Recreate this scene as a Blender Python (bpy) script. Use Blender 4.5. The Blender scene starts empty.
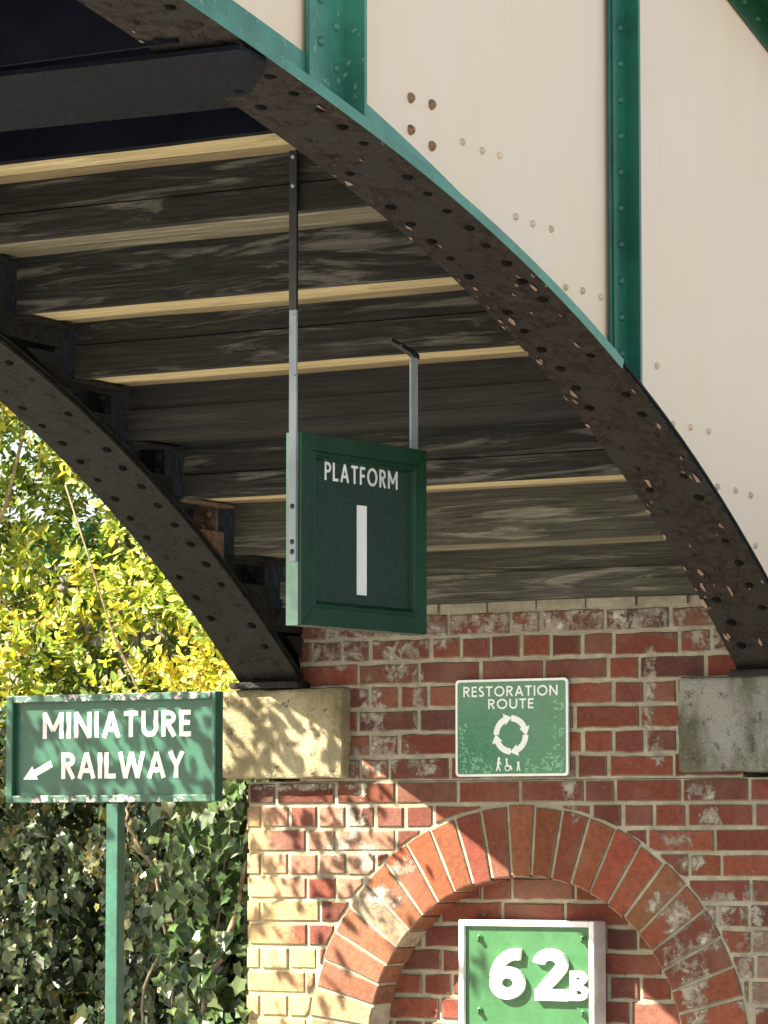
import bpy, bmesh, math, random
from mathutils import Vector, Matrix, noise as mnoise
random.seed(7)
S = bpy.context.scene
COL = S.collection

# ------------------------------------------------------------------ camera, light, exposure
cam_d = bpy.data.cameras.new("camera"); cam = bpy.data.objects.new("camera", cam_d); COL.objects.link(cam)
cam.location = (5.338, -9.435, 1.6)
cam.rotation_euler = (math.radians(90 + 5.354), 0, math.radians(29.5))
cam_d.sensor_fit = 'VERTICAL'; cam_d.sensor_height = 24.0
cam_d.lens = 3500.0 / 1024.0 * 24.0
cam_d.clip_start = 0.1; cam_d.clip_end = 2000.0
S.camera = cam

SUN_TO = Vector((-1.0, -1.0, 1.24)).normalized()          # towards the sun
SUN_EL = math.asin(SUN_TO.z)
W = bpy.data.worlds.new("World"); S.world = W; W.use_nodes = True
wn = W.node_tree.nodes; wl = W.node_tree.links
sky = wn.new('ShaderNodeTexSky'); sky.sky_type = 'NISHITA'; sky.sun_disc = False
sky.sun_elevation = SUN_EL; sky.sun_rotation = math.radians(225)
sky.air_density = 1.0; sky.dust_density = 1.5; sky.ozone_density = 1.0
air = wn.new('ShaderNodeMix'); air.data_type = 'RGBA'; air.blend_type = 'MULTIPLY'; air.inputs[0].default_value = 1.0
air.inputs[7].default_value = (1.0, .89, .745, 1)                     # hazy, warm-balanced daylight
wl.new(sky.outputs[0], air.inputs[6]); wl.new(air.outputs[2], wn['Background'].inputs[0]); wn['Background'].inputs[1].default_value = 0.06
sun_d = bpy.data.lights.new("sun", 'SUN'); sun_d.energy = 5.0; sun_d.angle = math.radians(0.4)
sun_d.color = (1.0, 0.89, 0.70)
sun = bpy.data.objects.new("sun", sun_d); COL.objects.link(sun)
sun.rotation_euler = SUN_TO.to_track_quat('Z', 'Y').to_euler(); sun.location = (-6, -6, 9)
S.view_settings.view_transform = 'Standard'; S.view_settings.look = 'None'
S.view_settings.exposure = 2.45; S.view_settings.gamma = 1.0
S.view_settings.use_curve_mapping = False
S.render.engine = 'CYCLES'
S.cycles.max_bounces = 8; S.cycles.diffuse_bounces = 4; S.cycles.transparent_max_bounces = 6
S.cycles.use_denoising = True

# ------------------------------------------------------------------ materials
class NT:
    def __init__(s, name):
        s.m = bpy.data.materials.new(name); s.m.use_nodes = True
        s.n = s.m.node_tree.nodes; s.l = s.m.node_tree.links; s.b = s.n['Principled BSDF']
        tc = s.n.new('ShaderNodeTexCoord'); s.co = tc.outputs['Object']
    def node(s, t, **k):
        n = s.n.new(t)
        for a, v in k.items(): setattr(n, a, v)
        return n
    def put(s, sock, v):
        if hasattr(v, 'links') or hasattr(v, 'is_linked'): s.l.new(v, sock)
        else:
            if isinstance(v, (tuple, list)) and len(v) == 3 and sock.type == 'RGBA': v = (*v, 1)
            sock.default_value = v
    def map(s, scale=(1, 1, 1), rot=(0, 0, 0), loc=(0, 0, 0)):
        n = s.node('ShaderNodeMapping'); n.inputs['Scale'].default_value = scale
        n.inputs['Rotation'].default_value = rot; n.inputs['Location'].default_value = loc
        s.l.new(s.co, n.inputs[0]); return n.outputs[0]
    def noise(s, scale, detail=5, rough=.55, co=None, dist=0.0):
        n = s.node('ShaderNodeTexNoise'); s.l.new(co or s.co, n.inputs['Vector'])
        n.inputs['Scale'].default_value = scale; n.inputs['Detail'].default_value = detail
        n.inputs['Roughness'].default_value = rough; n.inputs['Distortion'].default_value = dist
        return n.outputs['Fac']
    def vor(s, scale, co=None, feat='F1', out='Distance'):
        n = s.node('ShaderNodeTexVoronoi', feature=feat); s.l.new(co or s.co, n.inputs['Vector'])
        n.inputs['Scale'].default_value = scale; return n.outputs[out]
    def ramp(s, fac, a, b, lo=0., hi=1.):
        n = s.node('ShaderNodeMapRange', interpolation_type='SMOOTHSTEP'); s.put(n.inputs['Value'], fac)
        n.inputs['From Min'].default_value = a; n.inputs['From Max'].default_value = b
        n.inputs['To Min'].default_value = lo; n.inputs['To Max'].default_value = hi; return n.outputs[0]
    def math(s, op, a, b=0.0):
        n = s.node('ShaderNodeMath', operation=op); s.put(n.inputs[0], a); s.put(n.inputs[1], b); return n.outputs[0]
    def mix(s, fac, a, b, mode='MIX'):
        n = s.node('ShaderNodeMix', data_type='RGBA', blend_type=mode)
        s.put(n.inputs[0], fac); s.put(n.inputs[6], a); s.put(n.inputs[7], b); return n.outputs[2]
    def attr(s, name, out='Color'):
        n = s.node('ShaderNodeAttribute'); n.attribute_name = name; return n.outputs[out]
    def bump(s, h, strength=.4, dist=.004, normal=None):
        n = s.node('ShaderNodeBump'); s.put(n.inputs['Height'], h)
        n.inputs['Strength'].default_value = strength; n.inputs['Distance'].default_value = dist
        if normal is not None: s.l.new(normal, n.inputs['Normal'])
        return n.outputs[0]
    def fin(s, col, rough=.7, bump=None, metal=0.0, spec=.5):
        s.put(s.b.inputs['Base Color'], col); s.put(s.b.inputs['Roughness'], rough)
        s.put(s.b.inputs['Metallic'], metal); s.b.inputs['Specular IOR Level'].default_value = spec
        if bump is not None: s.l.new(bump, s.b.inputs['Normal'])
        return s.m

def patches(t, spots):
    """union of soft spots on the wall face: (x, z, rx, rz)"""
    sep = t.node('ShaderNodeSeparateXYZ'); t.l.new(t.co, sep.inputs[0])
    tot = None
    for x, z, rx, rz in spots:
        dx = t.math('MULTIPLY', t.math('SUBTRACT', sep.outputs[0], x), 1.0 / rx)
        dz = t.math('MULTIPLY', t.math('SUBTRACT', sep.outputs[2], z), 1.0 / rz)
        d = t.math('ADD', t.math('MULTIPLY', dx, dx), t.math('MULTIPLY', dz, dz))
        g = t.ramp(d, 0.0, 1.6, 1.0, 0.0)
        tot = g if tot is None else t.math('MAXIMUM', tot, g)
    return tot

# cement smears, lime bloom and patch repairs on the abutment face
SMEAR = [(.905, 2.03, .028, .20), (.93, 1.86, .03, .06), (.50, 2.26, .9, .05), (.12, 2.26, .45, .07), (.83, 2.27, .3, .06),
         (.985, 2.24, .05, .06), (1.13, 2.19, .06, .06), (1.06, 2.2, .05, .05), (1.07, 1.735, .05, .045), (1.10, 1.66, .045, .04),
         (.99, 1.60, .06, .04), (1.04, 1.53, .06, .03), (1.13, 1.40, .07, .07), (1.10, 1.31, .06, .05), (.995, 1.36, .05, .10),
         (.93, 1.41, .06, .05), (1.05, 1.17, .055, .15), (1.0, 1.28, .06, .08), (1.22, 1.30, .05, .22), (1.26, 1.12, .12, .03),
         (-.16, 2.19, .13, .07), (.05, 2.16, .07, .09), (.12, 2.07, .026, .17), (-.04, 1.99, .06, .05), (.0, 1.88, .10, .09),
         (.13, 1.83, .08, .04), (.17, 2.22, .07, .05), (-.05, 2.06, .05, .05), (-.02, 2.25, .2, .04), (-.09, 1.80, .05, .10),
         (-.11, 1.66, .06, .07), (-.05, 1.55, .07, .06), (-.30, 1.77, .2, .02), (-.17, 1.58, .06, .05), (.64, 1.755, .03, .07),
         (.66, 1.68, .02, .05), (-.02, 1.42, .09, .05), (.07, 1.52, .05, .04)]
YELLOW = [(-.44, 1.35, .13, .26), (-.40, 1.05, .2, .3), (-.46, 1.62, .06, .10)]

def brick_nodes(t, colour, bumpy=True):
    sm = patches(t, SMEAR)
    n1 = t.noise(22, 8, .72, dist=.6); n2 = t.noise(9, 4, .6); n3 = t.noise(140, 3, .6); n4 = t.noise(75, 5, .7)
    rag = t.math('ADD', t.math('MULTIPLY', t.math('SUBTRACT', n1, .5), 2.6), t.math('MULTIPLY', t.math('SUBTRACT', n4, .5), 1.0))
    f = t.math('ADD', t.math('MULTIPLY', sm, .62), rag)
    fac = t.math('MULTIPLY', t.ramp(f, .34, .70), t.ramp(n2, .25, .6, .55, .95))
    grey = t.mix(t.ramp(n2, .35, .65), (.20, .185, .155), (.33, .31, .26))
    white = t.ramp(t.math('ADD', t.math('MULTIPLY', sm, .24), n1), .80, .93, 0, .9)
    c = t.mix(fac, colour, grey); c = t.mix(white, c, (.60, .585, .55))
    yl = t.ramp(t.math('ADD', t.math('MULTIPLY', patches(t, YELLOW), .45), t.math('MULTIPLY', n1, .8)), .50, .95)
    c = t.mix(t.math('MULTIPLY', yl, .7), c, (.44, .34, .18))
    c = t.mix(t.ramp(n3, .60, .75, 0, .45), c, (.05, .045, .035))
    return c, fac, n1, n3

def mat_brick():
    t = NT("weathered_brick"); a = t.attr('tint')
    n = t.noise(45, 5, .7); m = t.noise(6, 3)
    c = t.mix(t.ramp(n, .38, .66, 0, .8), a, t.mix(.55, a, (.045, .022, .018)))
    c = t.mix(t.ramp(t.noise(85, 4, .7), .58, .72, 0, .5), c, (.22, .15, .11))
    c = t.mix(t.ramp(m, .45, .75, 0, .35), c, (.20, .13, .10))
    c, fac, n1, n3 = brick_nodes(t, c)
    h = t.math('ADD', t.math('MULTIPLY', n, .6), t.math('ADD', t.math('MULTIPLY', n3, .3), t.math('MULTIPLY', fac, .6)))
    return t.fin(c, .88, t.bump(h, .75, .006), spec=.25)
def mat_mortar():
    t = NT("lime_mortar"); n = t.noise(20, 5, .65)
    c = t.mix(t.ramp(n, .3, .7), (.25, .23, .17), (.39, .365, .285))
    c = t.mix(t.ramp(t.noise(5, 3), .5, .7, 0, .5), c, (.16, .155, .10))
    c, fac, n1, n3 = brick_nodes(t, c)
    return t.fin(c, .95, t.bump(t.math('ADD', n, n3), .6, .004), spec=.15)
def mat_stone(name, base, dark, pale, moss):
    t = NT(name); n = t.noise(11, 7, .7); g = t.noise(120, 3, .7); s_ = t.noise(5, 4, .6, t.map((1, 1, .35)))
    c = t.mix(t.ramp(n, .3, .7), dark, base); c = t.mix(t.ramp(s_, .48, .66), c, pale)
    c = t.mix(t.ramp(t.noise(24, 6, .75), .54, .66, 0, .75), c, (.045, .042, .03))
    ge = t.node('ShaderNodeNewGeometry'); sx = t.node('ShaderNodeSeparateXYZ'); t.l.new(ge.outputs['Normal'], sx.inputs[0])
    c = t.mix(t.math('MULTIPLY', t.ramp(sx.outputs[2], .2, .8), .8), c, moss)
    c = t.mix(t.ramp(g, .55, .8, 0, .4), c, (.55, .52, .44))
    return t.fin(c, .92, t.bump(t.math('ADD', n, t.math('MULTIPLY', g, .6)), .9, .012), spec=.15)
def mat_rusty(name, base, rust, amount, pale=(.33, .21, .15)):
    t = NT(name); n = t.noise(7, 6, .65); m = t.noise(38, 6, .7); v = t.noise(11, 5, .6, t.map((1, 1, 1)), 1.6)
    c = t.mix(t.ramp(m, .35, .7), base, tuple(x * 1.9 + .004 for x in base))
    c = t.mix(t.ramp(n, .62 - amount * .3, .72 - amount * .2, 0, .85), c, t.mix(t.ramp(m, .4, .6), rust, tuple(x * .4 for x in rust)))
    c = t.mix(t.ramp(v, .76 - amount * .06, .80 - amount * .06, 0, .7), c, pale)
    h = t.math('ADD', t.math('MULTIPLY', m, .5), t.math('ADD', t.ramp(n, .5, .56), t.ramp(v, .6, .66)))
    return t.fin(c, t.ramp(m, .3, .7, .55, .85), t.bump(h, .8, .005), spec=.18)
def mat_paint(name, col, rough=.35, var=.25, bump=.2, scale=18, spec=.5):
    t = NT(name); n = t.noise(scale, 5, .6); m = t.noise(90, 3, .6)
    c = t.mix(t.ramp(n, .3, .7, 0, 1), tuple(x * (1 - var) for x in col), tuple(min(1, x * (1 + var)) for x in col))
    return t.fin(c, t.ramp(m, .3, .7, rough - .08, rough + .12), t.bump(t.math('ADD', n, t.math('MULTIPLY', m, .3)), bump, .003), spec=spec)
def mat_worn(name, col, under, amount=.5, rough=.35, scale=30, spec=.5):
    t = NT(name); n = t.noise(scale, 6, .7); m = t.noise(6, 4, .6)
    c = t.mix(t.ramp(m, .3, .7), tuple(x * .75 for x in col), tuple(x * 1.25 for x in col))
    k = t.ramp(n, .78 - amount * .28, .80 - amount * .28)
    c = t.mix(k, c, under)
    return t.fin(c, t.math('ADD', rough, t.math('MULTIPLY', k, .3)), t.bump(t.math('SUBTRACT', n, t.math('MULTIPLY', k, .3)), .4, .003), spec=spec)
def mat_timber(name, dark, mid, pale, green, amt=.5, rough=.85):
    t = NT(name)
    r = t.node('ShaderNodeObjectInfo').outputs['Random']
    off = t.node('ShaderNodeCombineXYZ'); t.put(off.inputs[0], t.math('MULTIPLY', r, 37.0)); t.put(off.inputs[2], t.math('MULTIPLY', r, 11.0))
    ad = t.node('ShaderNodeVectorMath', operation='ADD'); t.l.new(t.co, ad.inputs[0]); t.l.new(off.outputs[0], ad.inputs[1])
    mp = t.node('ShaderNodeMapping'); mp.inputs['Scale'].default_value = (.7, 20, 20); t.l.new(ad.outputs[0], mp.inputs[0])
    mp2 = t.node('ShaderNodeMapping'); mp2.inputs['Scale'].default_value = (.75, 8.5, 8.5); t.l.new(ad.outputs[0], mp2.inputs[0])
    g = t.noise(6, 9, .75, mp.outputs[0], .6); b = t.noise(2.4, 8, .70, mp2.outputs[0], 1.0); p = t.noise(3.4, 4, .6, mp2.outputs[0], 1.5)
    c = t.mix(t.ramp(g, .32, .68), dark, mid)
    c = t.mix(t.math('MULTIPLY', t.ramp(b, .50, .64, 0, .9), t.ramp(g, .3, .6, .35, 1)), c, pale)
    c = t.mix(t.ramp(p, .56, .68, 0, amt), c, green)
    c = t.mix(t.ramp(g, .66, .72, 0, .7), c, tuple(x * .35 for x in dark))
    return t.fin(c, rough, t.bump(g, .6, .004), spec=.25)
def mat_leaf(name, trans=.35, rough=.45):
    t = NT(name); a = t.attr('tint'); n = t.noise(60, 3, .6)
    c = t.mix(t.ramp(n, .35, .7, 0, .35), a, t.mix(.5, a, (.10, .11, .03)))
    t.fin(c, rough, None, spec=.45)
    tr = t.node('ShaderNodeBsdfTranslucent'); t.put(tr.inputs[0], t.mix(1.0, c, (1.0, 1.0, .45), 'MULTIPLY'))
    ms = t.node('ShaderNodeMixShader'); ms.inputs[0].default_value = trans
    t.l.new(t.b.outputs[0], ms.inputs[1]); t.l.new(tr.outputs[0], ms.inputs[2])
    t.l.new(ms.outputs[0], t.n['Material Output'].inputs[0]); return t.m
def mat_cream():
    t = NT("cream_paint"); st = t.noise(1.0, 5, .6, t.map((9, 9, .5))); n = t.noise(2.2, 4, .55); m = t.noise(60, 3, .6)
    c = t.mix(t.ramp(st, .35, .7), (.90, .715, .57), (.88, .705, .525))
    c = t.mix(t.ramp(n, .4, .65, 0, .7), c, (.90, .725, .615))
    c = t.mix(t.ramp(t.noise(1.2, 6, .7, t.map((26, 26, 1.6))), .62, .78, 0, .35), c, (.55, .42, .27))
    return t.fin(c, .42, t.bump(t.math('ADD', n, t.math('MULTIPLY', m, .08)), .12, .004), spec=.3)
def mat_ground():
    t = NT("pale_gravel"); n = t.noise(1.4, 5); m = t.vor(70)
    c = t.mix(t.ramp(n, .3, .7), (.25, .25, .245), (.33, .33, .325)); c = t.mix(t.ramp(m, .3, .8, 0, .4), c, (.20, .20, .19))
    return t.fin(c, .95, t.bump(m, .5, .01), spec=.2)
def mat_soil():
    t = NT("dark_soil"); n = t.noise(5, 6, .65)
    return t.fin(t.mix(t.ramp(n, .35, .7), (.030, .024, .015), (.06, .06, .025)), .95, t.bump(n, .8, .03), spec=.1)

M = {}
M['brick'] = mat_brick(); M['mortar'] = mat_mortar()
M['stone_warm'] = mat_stone("warm_sandstone", (.29, .25, .15), (.16, .14, .085), (.36, .32, .21), (.08, .085, .045))
M['stone_grey'] = mat_stone("mossy_stone", (.115, .110, .082), (.065, .065, .048), (.25, .25, .225), (.05, .06, .035))
M['girder_dark'] = mat_rusty("dark_girder_steel", (.011, .0112, .0105), (.020, .0155, .012), .3, (.038, .032, .026))
M['girder_flaky'] = mat_rusty("flaking_girder_steel", (.0125, .0112, .0102), (.026, .0185, .0145), .8, (.060, .047, .040))
M['rivet_black'] = mat_paint('rivet_head_steel', (.004, .004, .004), .8, .4, .2, 18, .08)
M['rust'] = mat_rusty("rusted_bracket", (.09, .065, .047), (.22, .145, .10), .9, (.34, .25, .19))
M['black'] = mat_paint("black_tar_paint", (.010, .011, .013), .45, .3)
M['navy'] = mat_paint("blue_black_paint", (.0028, .0042, .011), .55, .35, .3, 9, .10)
M['teal'] = mat_worn("faded_green_paint", (.045, .205, .150), (.17, .34, .27), .62)
M['green'] = mat_worn("deep_green_paint", (.012, .110, .075), (.05, .21, .16), .28, .3)
M['chord'] = mat_worn("bottle_green_paint", (.010, .075, .040), (.05, .17, .11), .3)
M['cream'] = mat_cream()
M['rivet_cream'] = mat_worn("stained_cream_paint", (.66, .53, .40), (.40, .23, .14), .45, .5, 60)
M['rivet_rust'] = mat_worn("rusting_rivet_paint", (.27, .15, .08), (.12, .05, .025), .75, .6, 60)
M['flake'] = mat_paint("peeled_paint_flake", (.20, .135, .108), .7, .35)
M['timber'] = mat_timber("weathered_timber", (.007, .007, .007), (.027, .0265, .0245), (.135, .130, .116), (.026, .034, .016))
M['timber_grey'] = mat_timber("silvered_timber", (.10, .09, .06), (.19, .17, .115), (.34, .31, .23), (.07, .085, .03), .8)
M['timber_new'] = mat_timber("fresh_pine", (.36, .285, .15), (.54, .44, .25), (.64, .54, .33), (.17, .145, .06), .75, .7)
M['timber_pale'] = mat_timber('pale_weathered_timber', (.022, .022, .018), (.075, .072, .058), (.21, .20, .165), (.050, .062, .030), .7)
M['timber_old'] = mat_timber('stained_pine', (.16, .12, .065), (.27, .21, .12), (.36, .29, .17), (.10, .085, .035), .6, .75)
M['timber_tar'] = mat_timber("tarred_timber", (.008, .008, .009), (.018, .018, .019), (.030, .028, .026), (.02, .02, .018), .3, .6)
M['sign_green'] = mat_paint("dark_green_enamel", (.002, .022, .015), .6, .12, .03)
M['sign_green_frame'] = mat_worn("dark_green_gloss", (.002, .034, .016), (.02, .10, .06), .08, .4, 30, .25)
M['sign_edge'] = mat_worn("chalky_green_paint", (.18, .33, .27), (.32, .45, .40), .5, .5)
M['strap'] = mat_worn("galvanised_strap", (.24, .285, .33), (.10, .12, .14), .4, .45, 45)
M['strap_black'] = mat_worn("black_strap", (.010, .013, .020), (.05, .06, .07), .25, .4, 45)
M['white'] = mat_paint("white_letter_paint", (.80, .80, .78), .4, .04, .05)
M['white_worn'] = mat_worn("worn_white_paint", (.72, .72, .71), (.40, .42, .40), .18, .5, 55)
M['rail_green'] = mat_worn("railway_green_paint", (.014, .075, .048), (.04, .14, .10), .15, .4)
M['peel'] = mat_worn("peeling_frame_paint", (.03, .09, .065), (.55, .46, .47), .85, .6, 20)
M['post'] = mat_paint("green_post_paint", (.018, .085, .060), .4, .2)
M['plate_green'] = mat_paint("bright_green_enamel", (.028, .112, .042), .35, .1, .05)
M['rest_green'] = mat_paint("restoration_green", (.050, .185, .105), .28, .06, .01)
M['rest_pale'] = mat_paint("pale_green_print", (.15, .36, .22), .3, .1, .02)
M['rest_white'] = mat_paint("printed_white", (.72, .78, .78), .3, .04, .02)
M['ivy'] = mat_leaf("ivy_leaf", .15, .27); M['hedge'] = mat_leaf("hedge_leaf", .40, .45); M['tree_leaf'] = mat_leaf("tree_leaf", .3, .5)
M['stem'] = mat_timber("woody_stem", (.12, .09, .06), (.22, .18, .12), (.32, .28, .2), (.15, .14, .07), .3)
M['ground'] = mat_ground(); M['soil'] = mat_soil()
M['fence'] = mat_timber("grey_fence_timber", (.16, .14, .12), (.25, .23, .2), (.34, .32, .28), (.15, .15, .1), .3)
M['tarp'] = mat_paint("turquoise_paint", (.05, .25, .18), .5, .15)

# ------------------------------------------------------------------ mesh helpers
def obj(name, bm, mat, parent=None, smooth=False, bevel=0.0):
    me = bpy.data.meshes.new(name); bm.normal_update(); bm.to_mesh(me); bm.free()
    for m in (mat if isinstance(mat, (list, tuple)) else [mat]): me.materials.append(M[m])
    o = bpy.data.objects.new(name, me); COL.objects.link(o)
    if parent: o.parent = parent
    if smooth:
        for p in me.polygons: p.use_smooth = True
    if bevel:
        b = o.modifiers.new("bevel", 'BEVEL'); b.width = bevel; b.segments = 2; b.limit_method = 'ANGLE'; b.angle_limit = math.radians(40)
    return o
def empty(name, loc, label, cat, group=None):
    o = bpy.data.objects.new(name, None); COL.objects.link(o); o.location = loc; o.empty_display_size = .1
    o['label'] = label; o['category'] = cat
    if group: o['group'] = group
    return o
class Root:
    """parts are written in world metres; this shifts them under the thing's own origin"""
    pass
def fix(o, root):
    o.matrix_parent_inverse = Matrix.Translation(-Vector(root.location)); return o
def part(name, bm, mat, root, parent=None, **k):
    o = obj(name, bm, mat, **k)
    o.parent = parent or root
    if parent is None: o.matrix_parent_inverse = Matrix.Translation(-Vector(root.location))
    return o
def box(bm, x0, x1, y0, y1, z0, z1, mi=0, mtx=None):
    vs = [Vector((x, y, z)) for x in (x0, x1) for y in (y0, y1) for z in (z0, z1)]
    if mtx: vs = [mtx @ v for v in vs]
    v = [bm.verts.new(p) for p in vs]
    for f in ((0, 1, 3, 2), (4, 6, 7, 5), (0, 4, 5, 1), (2, 3, 7, 6), (0, 2, 6, 4), (1, 5, 7, 3)):
        bm.faces.new([v[i] for i in f]).material_index = mi
    return v
def prism(bm, pts, y0, y1, mi=0, ax='y', mtx=None):
    """polygon (list of 2-tuples) extruded along an axis between y0 and y1"""
    def P(a, b, c): return {'y': Vector((a, c, b)), 'x': Vector((c, a, b)), 'z': Vector((a, b, c))}[ax]
    A = [P(a, b, y0) for a, b in pts]; B = [P(a, b, y1) for a, b in pts]
    if mtx: A = [mtx @ p for p in A]; B = [mtx @ p for p in B]
    A = [bm.verts.new(p) for p in A]; B = [bm.verts.new(p) for p in B]
    n = len(A); fs = [bm.faces.new(A), bm.faces.new(B[::-1])]
    for i in range(n): fs.append(bm.faces.new((A[i], B[i], B[(i + 1) % n], A[(i + 1) % n])))
    for f in fs: f.material_index = mi
    return fs
def dome(bm, c, nrm, r, h=None, seg=8, mi=0, rings=3):
    nrm = Vector(nrm).normalized(); h = h or r * .75
    a = nrm.orthogonal().normalized(); b = nrm.cross(a); c = Vector(c)
    prev = None
    for k in range(rings):
        t = k / rings * math.pi / 2
        ring = [bm.verts.new(c + nrm * (h * math.sin(t)) + (a * math.cos(2 * math.pi * i / seg) + b * math.sin(2 * math.pi * i / seg)) * r * math.cos(t)) for i in range(seg)]
        if prev:
            for i in range(seg):
                f = bm.faces.new((prev[i], prev[(i + 1) % seg], ring[(i + 1) % seg], ring[i])); f.material_index = mi; f.smooth = True
        prev = ring
    top = bm.verts.new(c + nrm * h)
    for i in range(seg):
        f = bm.faces.new((prev[i], prev[(i + 1) % seg], top)); f.material_index = mi; f.smooth = True
def tube(bm, pts, radii, seg=7, mi=0):
    pts = [Vector(p) for p in pts]; prev = None
    if not isinstance(radii, (list, tuple)): radii = [radii] * len(pts)
    for i, p in enumerate(pts):
        d = (pts[min(i + 1, len(pts) - 1)] - pts[max(i - 1, 0)]).normalized()
        a = d.cross(Vector((.31, .17, .93))).normalized(); b = d.cross(a)
        ring = [bm.verts.new(p + (a * math.cos(2 * math.pi * k / seg) + b * math.sin(2 * math.pi * k / seg)) * radii[i]) for k in range(seg)]
        if prev:
            for k in range(seg):
                f = bm.faces.new((prev[k], prev[(k + 1) % seg], ring[(k + 1) % seg], ring[k])); f.smooth = True; f.material_index = mi
        else: bm.faces.new(ring[::-1])
        prev = ring
    bm.faces.new(prev)
def tint_faces(me, cols):
    at = me.color_attributes.new('tint', 'FLOAT_COLOR', 'CORNER')
    buf = []
    for p, c in zip(me.polygons, cols):
        buf.extend((c[0], c[1], c[2], 1.0) * p.loop_total)
    at.data.foreach_set('color', buf)

def board(bm, x0, x1, y0, y1, z0, z1, seed, amp=.003):
    n = 14; prev = None
    for i in range(n + 1):
        t = i / n; x = x0 + (x1 - x0) * t
        def w(k): return mnoise.noise(Vector((x * 2.3 + seed * 7.7, k * 3.1, seed))) * amp
        r = [bm.verts.new(p) for p in ((x, y0 + w(1), z0 + w(2)), (x, y1 + w(3), z0 + w(4)), (x, y1 + w(5), z1), (x, y0 + w(6), z1))]
        if prev:
            for k in range(4): bm.faces.new((prev[k], r[k], r[(k + 1) % 4], prev[(k + 1) % 4]))
        else: bm.faces.new(r)
        prev = r
    bm.faces.new(prev[::-1]); bmesh.ops.recalc_face_normals(bm, faces=bm.faces)
# ------------------------------------------------------------------ ground, bank
bm = bmesh.new()
NX, NY = 60, 60
def gh(x, y):
    r = min(1.0, max(0.0, (y - .9) / 3.2)); r = r * r * (3 - 2 * r)
    side = min(1.0, max(0.0, (abs(x - .475) - .6) / .6))
    return r * (1.3 + .15 * math.sin(x * 1.3 + y)) * side
def lin(i, n): 
    t = i / n * 2 - 1; return math.copysign(abs(t) ** 3.2, t) * 600 + t * 14
grid = [[bm.verts.new((lin(i, NX) , lin(j, NY), gh(lin(i, NX), lin(j, NY)))) for j in range(NY + 1)] for i in range(NX + 1)]
for i in range(NX):
    for j in range(NY):
        f = bm.faces.new((grid[i][j], grid[i + 1][j], grid[i + 1][j + 1], grid[i][j + 1]))
        f.material_index = 1 if lin(j, NY) > .4 else 0; f.smooth = True
g = obj("ground", bm, ['ground', 'soil']); g['kind'] = 'structure'

# ------------------------------------------------------------------ brick abutment
CX, CZ, RI, RO = .475, .96, .53, .742          # niche arch
PL, PR, UL, UR = -.497, 1.447, -.31, 1.205     # lower pier and the upper wall between the girders
ZT, PITCH, J = 1.782, .0733, .0118             # pier top, course pitch, joint
TOP = 2.335
abut = empty("brick_abutment", (.475, 0, 0), "weathered red brick bridge abutment with an arched niche and two stone bearing blocks", "brick abutment")
REDS = [(.158, .042, .026), (.138, .036, .024), (.172, .049, .028), (.112, .033, .024), (.132, .048, .036), (.150, .058, .040), (.082, .030, .024), (.126, .037, .027), (.148, .038, .025)]
def brick_tint(x, z, fresh=False):
    c = list(random.choice(REDS)); k = random.uniform(.90, 1.32)
    if z > 1.70 and x < .0 and z < 1.79: k *= .6  # course under the left stone tinted darker, painting in the stone's shade
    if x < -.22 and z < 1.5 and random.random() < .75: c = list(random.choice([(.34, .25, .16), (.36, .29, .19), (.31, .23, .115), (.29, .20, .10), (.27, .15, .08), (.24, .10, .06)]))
    if x < .02 and 1.4 < z < 1.72 and random.random() < .6: c = list(random.choice([(.27, .13, .09), (.29, .16, .11)]))
    if x > 1.05 and z < 1.6 and random.random() < .22: c = [.30, .115, .10]
    if 1.05 < x and z < 1.5 and random.random() < .2: c = [.17, .11, .09]
    return tuple(v * k for v in c)
class Bricks:
    def __init__(s): s.bm = bmesh.new(); s.cols = []
    def add(s, poly, tint, front=0.0, back=.03, mtx=None, ch=.0035):
        """poly in (x,z), counter-clockwise, front face at y=front with a worn, chamfered edge"""
        n = len(poly); cx = sum(p[0] for p in poly) / n; cz = sum(p[1] for p in poly) / n
        jy = random.uniform(-.0018, .0015); ty = [random.uniform(-.0008, .0008) for _ in range(n)]
        def ins(p, d):
            v = Vector((cx - p[0], cz - p[1])); l = v.length or 1
            # inset roughly perpendicular to both sides
            return (p[0] + math.copysign(min(d, abs(v.x) * .5), v.x), p[1] + math.copysign(min(d, abs(v.y) * .5), v.y))
        rings = []
        for d, y in ((ch, 0.0), (0.0, ch * 1.2), (0.0, back)):
            r = []
            for k, p in enumerate(poly):
                q = ins(p, d) if d else p
                v = Vector((q[0], front + y + jy + ty[k], q[1]))
                if mtx: v = mtx @ v
                r.append(s.bm.verts.new(v))
            rings.append(r)
        fs = [s.bm.faces.new(rings[0])]
        for a, b in ((rings[0], rings[1]), (rings[1], rings[2])):
            for k in range(n): fs.append(s.bm.faces.new((a[(k + 1) % n], a[k], b[k], b[(k + 1) % n])))
        dirty = tuple(.45 * a + .55 * b for a, b in zip(tint, (.24, .21, .155)))
        s.cols.extend([tint] + [dirty] * n + [tint] * n)
    def build(s, name, root, parent=None):
        o = part(name, s.bm, 'brick', root, parent)
        tint_faces(o.data, s.cols); return o
def wob(): return random.uniform(-.0032, .0032)
def subrect(x0, x1, z0, z1):
    """rectangle with a few extra, slightly wandering outline points (hand-made bricks)"""
    n = max(2, int((x1 - x0) / .035)); pts = []
    for i in range(n + 1): pts.append((x0 + (x1 - x0) * i / n, z0 + wob() * .8))
    for i in range(n, -1, -1): pts.append((x0 + (x1 - x0) * i / n, z1 + wob() * .8))
    return pts
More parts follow.
